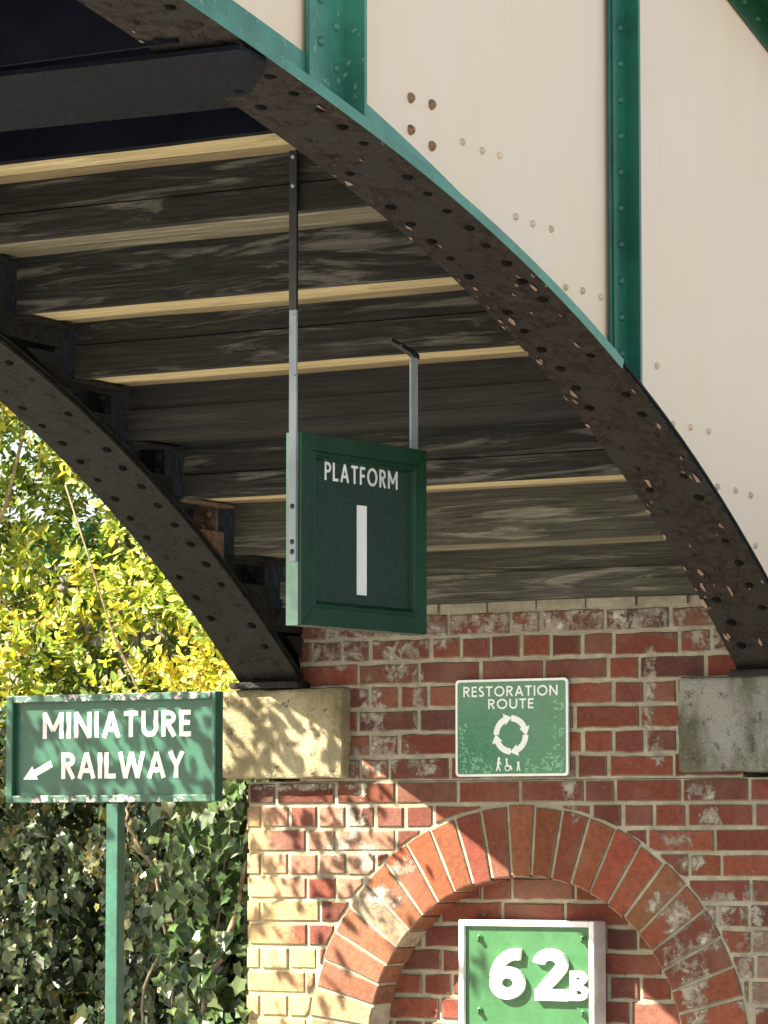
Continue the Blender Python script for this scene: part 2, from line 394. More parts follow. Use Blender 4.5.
def course(br, x0, x1, z0, z1, k, clip=None, front=0.0):
    L, H = .2155, .1035
    header = k % 2
    x = x0 + (random.uniform(0, .01) if not header else -random.uniform(.04, .055))
    if header: x = x0 - .0
    first = True
    while x < x1 - .02:
        ln = H if header else L
        if random.random() < .16: ln = L if header else H
        if header and first: ln = .052                       # closer
        first = False
        a, b = x, min(x + ln, x1)
        if x1 - b < .05: b = x1
        aa, bb = a + J / 2 + wob() * .6, b - J / 2 + wob() * .6
        if a == x0: aa = x0
        if b == x1: bb = x1
        za_, zb = z0 + J / 2 + wob() * .5, z1 - J / 2 + wob() * .5
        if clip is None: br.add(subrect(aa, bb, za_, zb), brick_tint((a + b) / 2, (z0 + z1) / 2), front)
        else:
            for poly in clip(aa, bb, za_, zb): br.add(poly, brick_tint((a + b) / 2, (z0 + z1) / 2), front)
        x = b
def clip_ring(x0, x1, z0, z1, R=RO + .009):
    if z0 < CZ:
        lo, hi = CX - R, CX + R
        out = []
        if x0 < lo - .015: out.append(subrect(x0, min(x1, lo), z0, z1))
        if x1 > hi + .015: out.append(subrect(max(x0, hi), x1, z0, z1))
        return out
    def cz(x): return CZ + math.sqrt(max(0.0, R * R - (x - CX) ** 2)) if abs(x - CX) < R else -9
    n = 16; runs = []; cur = []
    for i in range(n + 1):
        x = x0 + (x1 - x0) * i / n; b = max(z0, cz(x))
        if b < z1 - .004: cur.append((x, b))
        else:
            if len(cur) > 1: runs.append(cur)
            cur = []
    if len(cur) > 1: runs.append(cur)
    out = []
    for r in runs:
        if r[-1][0] - r[0][0] < .012: continue
        low = [p for i, p in enumerate(r) if i in (0, len(r) - 1) or i % 2 == 0 or abs(p[1] - z0) > 1e-6]
        out.append(low + [(r[-1][0], z1 + wob() * .5), ((r[0][0] + r[-1][0]) / 2, z1 + wob() * .5), (r[0][0], z1 + wob() * .5)])
    return out
br = Bricks()
k = 0; z = ZT
while z > .0:
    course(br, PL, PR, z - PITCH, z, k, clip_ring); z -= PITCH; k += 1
z = ZT; k = 1
while z < TOP - .06:
    course(br, UL, UR, z, min(z + PITCH, TOP), k + 1); z += PITCH; k += 1
mt = Matrix.Translation((PL, 0, 0)) @ Matrix.Rotation(math.radians(-90), 4, 'Z')      # left return of the pier
mr = Matrix.Translation((PR, 0, 0)) @ Matrix.Rotation(math.radians(90), 4, 'Z')
class Ret:
    def __init__(s, m): s.m = m
    def add(s, poly, tint, front=0, back=.03): br.add(poly, tint, front, back, s.m)
z = ZT; k = 1
while z > 0:
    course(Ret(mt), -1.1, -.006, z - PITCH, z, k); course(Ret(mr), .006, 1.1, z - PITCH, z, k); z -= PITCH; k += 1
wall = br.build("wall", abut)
bm = bmesh.new()
for i in range(9):
    xa = UL + (UR - UL) * i / 9; board(bm, xa + .004, xa + (UR - UL) / 9 - .004, -.004 + random.uniform(-.006, .006), .2, 2.293 + random.uniform(-.004, .006), 2.336, i + 50.5, .009)
part('cement_cap', bm, 'mortar', abut)
# mortar body (front 7 mm behind the brick faces), with the niche opening
bm = bmesh.new(); MY = .0056
def slab(x0, x1, z0, z1, y0=MY, y1=1.1): box(bm, x0, x1, y0, y1, z0, z1)
slab(PL + .006, CX - RI - .006, 0, ZT); slab(CX + RI + .006, PR - .006, 0, ZT)
n = 40
for i in range(n):
    a0 = CX - RI - .006 + (2 * RI + .012) * i / n; a1 = CX - RI - .006 + (2 * RI + .012) * (i + 1) / n
    def rz(x): return CZ + math.sqrt(max(0, (RI + .006) ** 2 - (x - CX) ** 2))
    prism(bm, [(a0, rz(a0)), (a1, rz(a1)), (a1, ZT), (a0, ZT)], MY, .26)
bmesh.ops.remove_doubles(bm, verts=bm.verts, dist=1e-5)
slab(UL + .004, UR - .004, ZT - .002, TOP - .004)
part("mortar", bm, 'mortar', abut)
# arch ring
br = Bricks(); NV = 25
for i in range(NV):
    a0 = math.pi * i / NV; a1 = math.pi * (i + 1) / NV; g0 = .0048
    ri, ro = RI + random.uniform(-.003, .004), RO + random.uniform(-.006, .004)
    def q(r, a, s): return (CX + r * math.cos(a) + s * -math.sin(a) * g0, CZ + r * math.sin(a) + s * math.cos(a) * g0)
    poly = [q(ri, a0, 1), q((ri + ro) / 2, a0, 1), q(ro, a0, 1), q(ro + .001, (a0 + a1) / 2, 0), q(ro, a1, -1), q((ri + ro) / 2, a1, -1), q(ri, a1, -1), q(ri + .001, (a0 + a1) / 2, 0)]
    x, zz = CX + ro * math.cos(a0), CZ + ro * math.sin(a0)
    c = random.choice([(.205, .058, .029), (.180, .049, .026), (.225, .067, .033), (.160, .047, .028)])
    if a0 > 2.35: c = random.choice([(.30, .17, .11), (.34, .23, .16), (.22, .085, .05)])
    br.add(poly, tuple(v * random.uniform(.85, 1.12) for v in c), -.001, .121, ch=.003)
for s in (-1, 1):                                                        # jambs below the springing
    z = CZ
    while z > 0:
        x0, x1 = sorted((CX + s * RI, CX + s * RO))
        br.add(subrect(x0, x1, z - PITCH + J / 2, z - J / 2), brick_tint(x0, z), -.001, .121); z -= PITCH
br.build("arch_ring", abut)
# recessed niche wall
br = Bricks(); z = 1.56; k = 0
while z > 0:
    course(br, CX - RI - .03, CX + RI + .03, z - PITCH, z, k, None, .118); z -= PITCH; k += 1
nb = br.build("niche_wall", abut)
bm = bmesh.new(); box(bm, CX - RI - .05, CX + RI + .05,   .1242, .25, 0, 1.56); part("niche_mortar", bm, 'mortar', abut)
# bearing stones
def stone(x0, x1, z0, z1, y0, y1, mat, seed, lab):
    bm = bmesh.new(); box(bm, x0, x1, y0, y1, z0, z1)
    bmesh.ops.bevel(bm, geom=list(bm.edges), offset=.011, segments=2, affect='EDGES', profile=.5)
    bmesh.ops.subdivide_edges(bm, edges=list(bm.edges), cuts=9, use_grid_fill=True)
    for v in bm.verts:
        d = mnoise.noise(v.co * 9 + Vector((seed, 0, 0))) * .007 + mnoise.noise(v.co * 34 + Vector((0, seed, 0))) * .006
        v.co += Vector((d, -abs(d) * .6, d * .7))
    o = part("bearing_stone", bm, mat, abut, smooth=True); o['label'] = lab
stone(-.566, -.121, 1.792, 2.072, -.05, 1.12, 'stone_warm', 3.1, "sunlit yellow sandstone bearing block dappled with leaf shade")
stone(1.02, 1.463, 1.797, 2.078, -.05, 1.12, 'stone_grey', 8.7, "grey mossy stone bearing block with a pale stained corner")

# ------------------------------------------------------------------ footbridge
YAP, YEND = -4.45, -8.9
def arch(y):
    if y < YAP: y = 2 * YAP - y
    if y > -3.4: return ((-.018 * y - .185) * y - .8) * y + 2.067
    z0 = ((-.018 * -3.4 - .185) * -3.4 - .8) * -3.4 + 2.067; s0 = -.054 * 11.56 + .37 * 3.4 - .8
    t = -3.4 - y; T = -3.4 - YAP; m = -s0
    return z0 + m * t - m * t * t / (2 * T)
def aslope(y): return (arch(y + .005) - arch(y - .005)) / .01
def atan_n(y):
    """unit tangent (towards the wall) and upward normal of the arch at y, in the (y,z) plane"""
    s = aslope(y); l = math.hypot(1, s); return (1 / l, s / l), (-s / l, 1 / l)
YS = [-.03 - i * .0887 for i in range(101)]
bridge = empty("footbridge", (.46, -4.45, 3.4), "riveted arched steel footbridge with cream panels, green stiffeners and timber steps", "footbridge")
def sweep(bm, x0, x1, n0, n1, mi=0, ys=YS):
    """box section swept along the arch: x range, and range along the arch normal"""
    prev = None
    for y in ys:
        (ty, tz), (ny, nz) = atan_n(y); z = arch(y)
        m1 = n1(y) if callable(n1) else n1
        r = [bm.verts.new((x, y + ny * n, z + nz * n)) for x, n in ((x0, n0), (x1, n0), (x1, m1), (x0, m1))]
        if prev:
            for k in range(4): bm.faces.new((prev[k], r[k], r[(k + 1) % 4], prev[(k + 1) % 4])).material_index = mi
        else: bm.faces.new(r)
        prev = r
    bm.faces.new(prev[::-1])
def ztop(y):
    """underside line of the raking top chord"""
    if y > -2.6: return 3.902 - .3236 * y
    yy = max(y, 2 * YAP + 2.6) if y < YAP else y
    return 3.902 + .3236 * 2.6 + .12 * (1 - math.exp(-(-2.6 - max(y, YAP)) / .4))
def web_rivets(bm, x, s):
    """rivets of the step brackets showing through the painted web"""
    for z, ys in ((3.310, (-1.948, -1.845, -1.752)), (3.167, (-1.665, -1.57, -1.465)), (3.029, (-1.385, -1.285, -1.178)),
                  (2.885, (-.83, -.94)), (2.740, (-.731, -.613, -.49)), (2.589, (-.433, -.308, -.2)), (2.440, (-.256, -.17))):
        for y in ys: dome(bm, (x, y, z + random.uniform(-.003, .003)), (s, 0, 0), .0100, .010, 9, 2)
    for y, z in ((-2.211, 3.372), (-2.106, 3.375), (-2.211, 3.294), (-2.106, 3.273)):
        dome(bm, (x, y, z), (s, 0, 0), .0135, .013, 9, 3)
def girder(xc, face, webmat, lab, flaky):
    """face: +1 when the painted outer face looks towards +x"""
    xi0, xi1 = xc - .1125, xc + .1125
    fm = 'girder_flaky' if flaky else 'girder_dark'
    bm = bmesh.new()                                          # web plate
    ys = [1.2, .6, .25, .02] + YS
    prev = None
    for y in ys:
        zb = arch(y) + .01 if y <= -.03 else 2.09
        r = [bm.verts.new((x, y, z)) for x, z in ((xc - .005, zb), (xc + .005, zb), (xc + .005, ztop(y)), (xc - .005, ztop(y)))]
        if prev:
            for k in range(4): bm.faces.new((prev[k], r[k], r[(k + 1) % 4], prev[(k + 1) % 4]))
        else: bm.faces.new(r)
        prev = r
    bm.faces.new(prev[::-1])
    bmesh.ops.recalc_face_normals(bm, faces=bm.faces)
    for f in bm.faces: f.material_index = 0 if f.normal.x * face > .3 else 1
    if face > 0: web_rivets(bm, xc + .0052, 1)
    web = part("girder", bm, [webmat, 'girder_dark', 'rivet_cream', 'rivet_rust'], bridge); web['label'] = lab
    bm = bmesh.new()                                          # bottom flange with rivet heads
    sweep(bm, xi0, xi1, 0.0, .010); sweep(bm, xi0 + .012, xi1 - .012, .0102, .016)
    yy = -.12; i = 0
    while yy > YEND:
        (ty, tz), (ny, nz) = atan_n(yy)
        for sx, off in ((-.062, 0), (.062, .05)):
            y2 = yy - off
            dome(bm, (xc + sx + random.uniform(-.006, .006), y2, arch(y2) + .001), (0, -ny, -nz), random.uniform(.0125, .0165), random.uniform(.005, .010), 8, 2 if random.random() < .72 else 0)
        yy -= .1 * ty + .004
    if flaky:                                                 # curled paint flakes, thickest along the edges
        for _ in range(120):
            y = random.uniform(-3.6, -.1); e = random.random()
            if y < -1.8 and random.random() < .8: continue
            x = random.choice((xi0 + abs(random.gauss(0, .018)), xi0 + abs(random.gauss(0, .02)), xi1 - abs(random.gauss(0, .035)), random.uniform(xi0, xi1)))
            x = min(max(x, xi0 + .004), xi1 - .004)
            (ty, tz), (ny, nz) = atan_n(y); z = arch(y); s = random.uniform(.003, .017) * random.uniform(.5, 1.2)
            pts = []
            for a in range(6):
                an = a / 6 * 2 * math.pi + random.uniform(-.3, .3); rr = s * random.uniform(.35, 1.25)
                u, w = rr * math.cos(an) * .6, rr * math.sin(an) * 1.6
                lift = .002 + max(0, u) * random.uniform(.1, .5)
                pts.append(bm.verts.new((x + u, y + ty * w - ny * lift, z + tz * w - nz * lift)))
            f = bm.faces.new(pts); f.material_index = 1
    part("flange", bm, [fm, 'flake', 'rivet_black'], bridge, web)
    web_off = web
    # angles joining flange and web: painted outside, dark inside
    bm = bmesh.new(); a, b = (xc + .005, xc + .016) if face > 0 else (xc - .016, xc - .005)
    sweep(bm, a, b, .0245, lambda y: .075 + .065 * min(1, max(0, (-y - 1.35) / 1.25))); c0, c1 = (a, xi1) if face > 0 else (xi0, a)
    if face > 0: sweep(bm, xi1 + .0003, xi1 + .0025, -.001, .0242, 0, [y for y in YS if y < -1.25]); sweep(bm, xc + .0165, xi1, .0165, .0242, 0, [y for y in YS if y < -1.25])
    part("flange_angle", bm, 'teal' if face > 0 else 'girder_dark', bridge, web)
    bm = bmesh.new(); a, b = (xc - .016, xc - .005) if face > 0 else (xc + .005, xc + .016)
    sweep(bm, min(c0, c1), max(c0, c1) + (.011 if face < 0 else 0), .0165, .0242, 0, YS if face < 0 else [y for y in YS if y > -1.34])
    sweep(bm, a, b, .0245, .09); sweep(bm, xi0 if face > 0 else b, a if face > 0 else xi1, .0165, .0242)
    part("inner_angle", bm, 'girder_dark', bridge, web)
    # bearing plate on the stone
    bm = bmesh.new(); box(bm, xi0 - .012, xi1 + .012, -.075, .05, 2.074, 2.094)
    part("bearing_plate", bm, 'girder_dark', bridge, web, bevel=.004)
    return web
right = girder(1.3175, 1, 'cream', "near girder with cream painted web and flaking dark underside", True)
left = girder(-.3925, -1, 'cream', "far girder with dark riveted underside", False)
def child(name, bm, mat, parent, **k):
    return part(name, bm, mat, bridge, parent, **k)
# stiffeners on the outer faces
def stiffener(web, xc, face, y, wide):
    bm = bmesh.new(); s = face
    zb, zt = arch(y - .04) + .09, ztop(y - .05) - .002
    f0, f1 = xc + s * .0175, xc + s * .027
    fl = .155 if wide else .080
    zlow = lambda yy: arch(yy) + .105
    def leg(ya, yb, xa, xb):
        xa, xb = min(xa, xb), max(xa, xb)
        v = box(bm, xa, xb, ya, yb, 0, 1)
        for p in v: p.co.z = (arch(p.co.y) + .045) if p.co.z < .5 else ztop(p.co.y) - .001
    leg(y - fl, y, f0, f1)
    leg(y, y + .012, f0, xc + s * (.082 if wide else .064))
    if wide: leg(y + .016, y + .10, f0, f1); leg(y + .014, y + .024, f0, xc + s * .074)
    else: leg(y - fl - .012, y - fl - .001, f0, xc + s * .022)
    z = arch(y) + .16; 
    while z < ztop(y) - .05:
        dome(bm, (f1 + s * .0005, y - (.042 if not wide else .036), z), (s, 0, 0), .0125, .010)
        if wide: dome(bm, (f1 + s * .0005, y - .105, z + .05), (s, 0, 0), .0125, .010)
        z += .098
    child("stiffener", bm, 'green' if not wide else 'teal', web)
for ys_, wd in ((-1.055, False), (-2.565, True), (-4.05, False), (-5.5, False)):
    stiffener(right, 1.3175, 1, ys_, wd); stiffener(left, -.3925, -1, ys_, wd)
# raking top chord
def chord(web, xc, face):
    bm = bmesh.new(); ys = [1.2 - i * .25 for i in range(41)]
    def sw(x0, x1, a, b):
        x0, x1 = min(x0, x1), max(x0, x1); prev = None
        for y in ys:
            z = ztop(y); r = [bm.verts.new(p) for p in ((x0, y, z + a), (x1, y, z + a), (x1, y, z + b), (x0, y, z + b))]
            if prev:
                for k in range(4): bm.faces.new((prev[k], r[k], r[(k + 1) % 4], prev[(k + 1) % 4]))
            else: bm.faces.new(r)
            prev = r
        bm.faces.new(prev[::-1])
    sw(xc + face * .0055, xc + face * .017, -.002, .09); sw(xc - face * .10, xc + face * .13, .0905, .104)
    sw(xc - face * .0055, xc - face * .017, -.002, .09); sw(xc - .005, xc + .005, .0005, .09)
    y = 1.0
    while y > -8.7:
        dome(bm, (xc + face * .0175, y, ztop(y) + .045), (face, 0, 0), .013, .010); y -= .095
    bmesh.ops.recalc_face_normals(bm, faces=bm.faces)
    child("top_chord", bm, 'chord', web)
chord(right, 1.3175, 1); chord(left, -.3925, -1)
# timber steps
STEP = {6: 'timber_tar', 5: 'timber_new', 4: 'timber_grey', 3: 'timber_new', 2: 'timber_new', 1: 'timber_tar', 0: 'timber_new', -1: 'timber_grey', -2: 'timber'}
XA, XB = -.268, 1.225
for k in range(6, -7, -1):
    z = 2.615 + .147 * k; y = -.70 - .285 * k
    bm = bmesh.new()
    rz1 = z + .147 + .038
    zm = z + .147 * random.uniform(.42, .6)
    if k in (4, 2, 0): board(bm, XA, XB, y - .036, y, z - .006, zm - .003, k + .3); board(bm, XA, XB, y - .031, y, zm + .001, rz1, k + 9.3)
    else: board(bm, XA, XB, y - .036, y, z - .006, rz1, k + .3)
    if k in (1, -2): board(bm, XA, XB, y - .052, y - .037, z + .02, z + .075, k + 5, .005)
    rm = 'navy' if k >= 5 else ('timber_tar' if k == 1 else ('timber_pale' if k <= -1 else 'timber'))
    st = part("step", bm, rm, bridge)
    bm = bmesh.new()
    board(bm, XA - .02, XB + .02, y + .001, y + .152, z, z + .042, k + 1.1, .004)
    board(bm, XA - .02, XB + .02, y + .0015, y + .249, z + .0425, z + .066, k + 4.4, .0005)
    child("tread", bm, STEP.get(k, 'timber'), st)
    bm = bmesh.new(); board(bm, XA - .02, XB + .02, y + .168, y + .2475, z + .002, z + .042, k + 2.2, .004)
    child("tread", bm, 'timber_old' if STEP.get(k) == 'timber_new' else STEP.get(k, 'timber'), st)
    for x, sgn in ((-.2995, 1), (1.2385, -1)):                # steel brackets that carry the tread ends
        bm = bmesh.new()
        zb_ = max(z - .085, arch(min(y - .05, -.03)) + .04)
        if zb_ < z - .02: box(bm, x - .005, x + .005, y - .05, y + .235, zb_, z - .006)
        box(bm, x + .005 if sgn > 0 else x - .045, x + .045 if sgn > 0 else x - .005, y - .02, y + .235, z - .014, z - .006)
        zl = lambda q: max(z - .23, arch(min(q, -.03)) + .04)
        if zl(y + .235) < z - .09 and zl(y + .18) < z - .09: prism(bm, [(y + .05, z - .0855), (y + .235, z - .0855), (y + .235, zl(y + .235)), (y + .18, zl(y + .18))], x - .005, x + .005, 0, 'x')
        if sgn > 0:
            box(bm, x - .088, x - .006, y + .205, y + .217, max(z - .24, arch(min(y + .2, -.03)) + .04), z - .006)
            for q in range(5): 
                bmz = z - .03 - .042 * q
                if bmz < arch(min(y + .2, -.03)) + .06: continue
                dome(bm, (x - .045 + random.uniform(-.02, .02), y + .204, bmz), (0, -1, 0), random.uniform(.010, .022), .012, 7)
        child("bracket", bm, 'rust' if k == 0 else 'girder_dark', st)
# landing and bracing overhead
bm = bmesh.new(); prism(bm, [(-.50, -3.225), (1.427, -3.15), (1.427, -3.045), (1.385, -2.985), (1.205, -2.79), (-.50, -2.86)], 3.272, 3.283, 0, 'z')
for v in bm.verts: v.co.z += (v.co.y + 3.0) * -.10 + .005
br_ = part("wind_brace", bm, 'navy', bridge)
bm = bmesh.new(); box(bm, XA - .1, XB + .07, -3.20, -3.188, 3.312, 3.52)
child("upstand", bm, 'navy', br_)
bm = bmesh.new(); box(bm, XA - .10, XB + .07, -8.4, -2.62, 3.58, 3.60)
ld = part("landing", bm, 'navy', bridge)
for y in (-3.75, -4.5, -5.2, -6.0):
    bm = bmesh.new(); box(bm, XA - .1, XB + .07, y, y + .012, 3.42, 3.579); box(bm, XA - .1, XB + .07, y - .05, y + .062, 3.41, 3.4195)
    child("bearer", bm, 'girder_dark', ld)
bm = bmesh.new()
for x in (-.15, .25, .65, 1.05):
    box(bm, x, x + .07, -8.3, -3.21, 3.52, 3.579)
child("joist", bm, 'timber', ld)

# ------------------------------------------------------------------ lettering (drawn strokes)
def ribbon(bm, pts, w, y0, y1, mtx, mi=0):
    n = len(pts); P = [Vector(p) for p in pts]; L = []; R = []
    closed = (P[0] - P[-1]).length < 1e-6
    for i in range(n):
        if closed: a, b = P[i - 1] if i else P[-2], P[i + 1] if i < n - 1 else P[1]
        else: a, b = P[max(i - 1, 0)], P[min(i + 1, n - 1)]
        d = (b - a).normalized(); nn = Vector((-d.y, d.x))
        d0 = (P[i] - a).normalized() if (P[i] - a).length > 1e-6 else d
        m = w / 2 / max(.5, abs(nn.dot(Vector((-d0.y, d0.x)))))
        L.append(P[i] + nn * m); R.append(P[i] - nn * m)
    F = lambda p, y: bm.verts.new(mtx @ Vector((p.x, y, p.y)))
    l0 = [F(p, y0) for p in L]; r0 = [F(p, y0) for p in R]; l1 = [F(p, y1) for p in L]; r1 = [F(p, y1) for p in R]
    fs = []
    for i in range(n - 1):
        fs += [bm.faces.new((l0[i], r0[i], r0[i + 1], l0[i + 1])), bm.faces.new((l1[i + 1], r1[i + 1], r1[i], l1[i])),
               bm.faces.new((l0[i + 1], l1[i + 1], l1[i], l0[i])), bm.faces.new((r0[i], r1[i], r1[i + 1], r0[i + 1]))]
    if not closed: fs += [bm.faces.new((l0[0], l1[0], r1[0], r0[0])), bm.faces.new((r0[-1], r1[-1], l1[-1], l0[-1]))]
    for f in fs: f.material_index = mi
def arc(cx, cy, rx, ry, a0, a1, n=14):
    return [(cx + rx * math.cos(math.radians(a0 + (a1 - a0) * i / n)), cy + ry * math.sin(math.radians(a0 + (a1 - a0) * i / n))) for i in range(n + 1)]
def glyph(ch, w):
    h = w / 2
    G = {
     'I': (w, [[(h, 0), (h, 1)]]),
     'L': (.50, [[(h, 0), (h, 1)], [(h, h), (.50, h)]]),
     'T': (.62, [[(.31, 0), (.31, 1)], [(0, 1 - h), (.62, 1 - h)]]),
     'E': (.50, [[(h, 0), (h, 1)], [(h, h), (.50, h)], [(h, .52), (.46, .52)], [(h, 1 - h), (.49, 1 - h)]]),
     'F': (.48, [[(h, 0), (h, 1)], [(h, .50), (.44, .50)], [(h, 1 - h), (.48, 1 - h)]]),
     'N': (.76, [[(h, 0), (h, 1)], [(.76 - h, 0), (.76 - h, 1)], [(h * .9, 1 - .02), (.76 - h * .9, .02)]]),
     'M': (.92, [[(h, 0), (h, 1)], [(.92 - h, 0), (.92 - h, 1)], [(h, .95), (.46, .30)], [(.92 - h, .95), (.46, .30)]]),
     'A': (.80, [[(h * .95, 0), (.40, .985)], [(.80 - h * .95, 0), (.40, .985)], [(.2, .31), (.6, .31)]]),
     'U': (.72, [[(h, 1), (h, .36)] + arc(.36, .36, .36 - h, .36 - h, 180, 360)[1:] + [(.72 - h, 1)]]),
     'R': (.62, [[(h, 0), (h, 1)], [(h, 1 - h), (.28, 1 - h)] + arc(.28, .725, .245, .275 - h, 90, -90)[1:] + [(h, .45 + h)], [(.27, .50), (.62 - h * .75, .0)]]),
     'P': (.55, [[(h, 0), (h, 1)], [(h, 1 - h), (.27, 1 - h)] + arc(.27, .71, .24, .29 - h, 90, -90)[1:] + [(h, .42 + h)]]),
     'O': (.96, [arc(.48, .5, .48 - h, .51 - h, 0, 360, 28)]),
     'S': (.50, [arc(.26, .745, .25 - h * .9, .265 - h, 35, 215, 12) + [(.29, .5)] + arc(.24, .265, .27 - h, .27 - h, 45, -150, 12)]),
     'W': (1.16, [[(h * .9, 1), (.32, .01)], [(.32, .01), (.58, .98)], [(.58, .98), (.84, .01)], [(.84, .01), (1.16 - h * .9, 1)]]),
     'Y': (.70, [[(h, 1), (.35, .46)], [(.70 - h, 1), (.35, .46)], [(.35, .47), (.35, 0)]]),
     'B': (.66, [[(h, 0), (h, 1)], [(h, 1 - h), (.28, 1 - h)] + arc(.30, .75, .30 - h, .25 - h, 90, -90, 10)[1:] + [(h, .50 + h)],
                 [(h, .54 - h * .9), (.34, .54 - h * .9)] + arc(.34, .27, .32 - h, .27 - h, 90, -90, 10)[1:] + [(h, h)]]),
     '6': (.80, [arc(.40, .325, .40 - h, .325 - h, 0, 360, 26), arc(.62, .36, .62 - h, .64 - h, 172, 80, 14)]),
     '2': (.78, [arc(.37, .70, .33 - h * .6, .30 - h, 175, -25, 16) + [(.16, .16)], [(.04, h), (.78, h)]]),
    }
    return G[ch]
def text(bm, s, x, z, height, w, y, depth, mtx, width=None, gap=.16, mi=0):
    """centred at x, baseline z, front face at y, thickness towards +y"""
    gs = [glyph(c, w) for c in s]
    tot = sum(g[0] for g in gs) + gap * (len(s) - 1)
    sx = (width / tot / height) if width else 1.0
    u = -tot / 2; e = 0
    for wd, strokes in gs:
        for st in strokes:
            e += 1
            ribbon(bm, [(x + (u + px) * height * sx, z + pz * height) for px, pz in st], w * height * (.5 + .5 * sx), y - .00012 * (e % 5), y + depth, mtx, mi)
        u += wd + gap
I4 = Matrix.Identity(4)

# ------------------------------------------------------------------ platform 1 sign, hung from the steps
A = Vector((.83, -1.888, 2.139)); Dv = Vector((.064, .538, 0)); wS = Dv.length; d = Dv.normalized(); nrm = Vector((d.y, -d.x, 0))
# local x along the sign, local -y = face normal (towards +x), local z up
MS = Matrix(((d.x, -nrm.x, 0, A.x), (d.y, -nrm.y, 0, A.y), (0, 0, 1, A.z), (0, 0, 0, 1)))
ps = empty("platform_sign", A, "dark green framed PLATFORM 1 sign hanging on metal straps under the bridge", "hanging sign")
hS = .489
bm = bmesh.new(); box(bm, .0, wS, .012, .05, 0, hS, 0, MS)
for f in bm.faces: f.material_index = 1 if f.calc_center_median().dot(d) < A.dot(d) + .001 else 0
board_ = part("board", bm, ['sign_green', 'sign_edge'], ps)
bm = bmesh.new()
fw = .052
def rail(pts):                                            # mitred frame rail with a stepped, bevelled moulding
    prism(bm, pts, .0, .0115, 0, 'y', MS)
rail([(0, 0), (wS, 0), (wS - fw, fw), (fw, fw)]); rail([(wS, 0), (wS, hS), (wS - fw, hS - fw), (wS - fw, fw)])
rail([(wS, hS), (0, hS), (fw, hS - fw), (wS - fw, hS - fw)]); rail([(0, hS), (0, 0), (fw, fw), (fw, hS - fw)])
def bead(p, q, o0, o1):                                   # rounded inner bead
    pass
i0, i1 = fw + .001, fw + .026
prof = [(0, .004), (.006, -.004), (.014, -.005), (.021, .001), (.025, .0115)]
ring = []
for off, yy in prof:
    a = fw - .012 + off
    ring.append([bm.verts.new(MS @ Vector((px, yy, pz))) for px, pz in ((a, a), (wS - a, a), (wS - a, hS - a), (a, hS - a))])
for r0, r1 in zip(ring, ring[1:]):
    for k in range(4): bm.faces.new((r0[k], r0[(k + 1) % 4], r1[(k + 1) % 4], r1[k]))
bmesh.ops.recalc_face_normals(bm, faces=bm.faces)
part("frame", bm, 'sign_green_frame', ps, bevel=.0015)
bm = bmesh.new(); text(bm, "PLATFORM", wS / 2 - .004, .376, .047, .15, .0105, .0012, MS, .315, .22)
part("lettering", bm, 'white_worn', ps)
bm = bmesh.new(); box(bm, wS / 2 - .024, wS / 2 + .018, .0103, .0118, .090, .322, 0, MS)
part("numeral", bm, 'white', ps)
bm = bmesh.new()                                          # long strap bolted to the end of the board
box(bm, -.0075, -.0005, .014, .036, .16, 1.205, 0, MS)
for v in bm.verts:
    pass
for zz in (.185, .21, .30): dome(bm, MS @ Vector((-.0075, .025, zz)), -d, .007, .005, 8, 1)
for f in bm.faces:
    if f.calc_center_median().z > A.z + 9: f.material_index = 1
s1 = part("strap", bm, ['strap', 'strap_black'], ps)
bm = bmesh.new(); box(bm, -.0080, -.0002, .0132, .0368, .80, 1.212, 0, MS)
for zz in (1.195, 1.12): dome(bm, MS @ Vector((-.008, .025, zz)), -d, .006, .005, 8, 1)
part("strap_head", bm, ['strap_black', 'strap'], ps, s1).matrix_parent_inverse = Matrix.Identity(4)
bm = bmesh.new(); ztr = 2.875 - A.z                       # short strap at the far end, cranked to the tread above
xr_ = wS - .045
box(bm, xr_, xr_ + .03, .018, .024, hS - .06, ztr, 0, MS)
s2 = part("strap", bm, 'strap', ps)
bm = bmesh.new(); prism(bm, [(xr_ + .035, ztr - .004), (xr_ + .035, ztr + .01), (xr_ - .005, ztr + .024), (xr_ - .09, ztr + .040), (xr_ - .09, ztr + .032), (xr_ - .01, ztr + .012)], .016, .034, 0, 'y', MS)
dome(bm, MS @ Vector((xr_ - .05, .016, ztr + .026)), nrm, .008, .008)
part("strap_hook", bm, 'strap_black', ps, s2).matrix_parent_inverse = Matrix.Identity(4)
for nme in ("strap_head", "strap_hook"): pass

# ------------------------------------------------------------------ miniature railway sign on a post
ms_ = empty("direction_sign", (-.40, -.88, 0), "MINIATURE RAILWAY direction sign on a green post in front of ivy", "direction sign")
bm = bmesh.new(); X0, X1, Z0, Z1, YF = -.779, -.043, 1.710, 2.027, -.9
box(bm, X0 + .02, X1 - .02, YF + .012, YF + .028, Z0 + .02, Z1 - .02)
part("board", bm, 'rail_green', ms_)
bm = bmesh.new()
for a, b in ((X0, X0 + .0235), (X1 - .014, X1)):
    bm = bmesh.new(); box(bm, a, b, YF - .008, YF + .035, Z0, Z1); part("side_frame", bm, 'rail_green', ms_, bevel=.003)
bm = bmesh.new()
box(bm, X0 + .0240, X1 - .0145, YF - .008, YF + .035, Z1 - .021, Z1); box(bm, X0 + .0240, X1 - .0145, YF - .008, YF + .035, Z0, Z0 + .021)
part("rail_frame", bm, 'peel', ms_, bevel=.003)
bm = bmesh.new()
text(bm, "MINIATURE", -.3986, 1.899, .0765, .185, YF + .0105, .0015, I4, .521, .14)
text(bm, "RAILWAY", -.3757, 1.7796, .0765, .185, YF + .0105, .0015, I4, .432, .10)
part("lettering", bm, 'white_worn', ms_)
bm = bmesh.new()
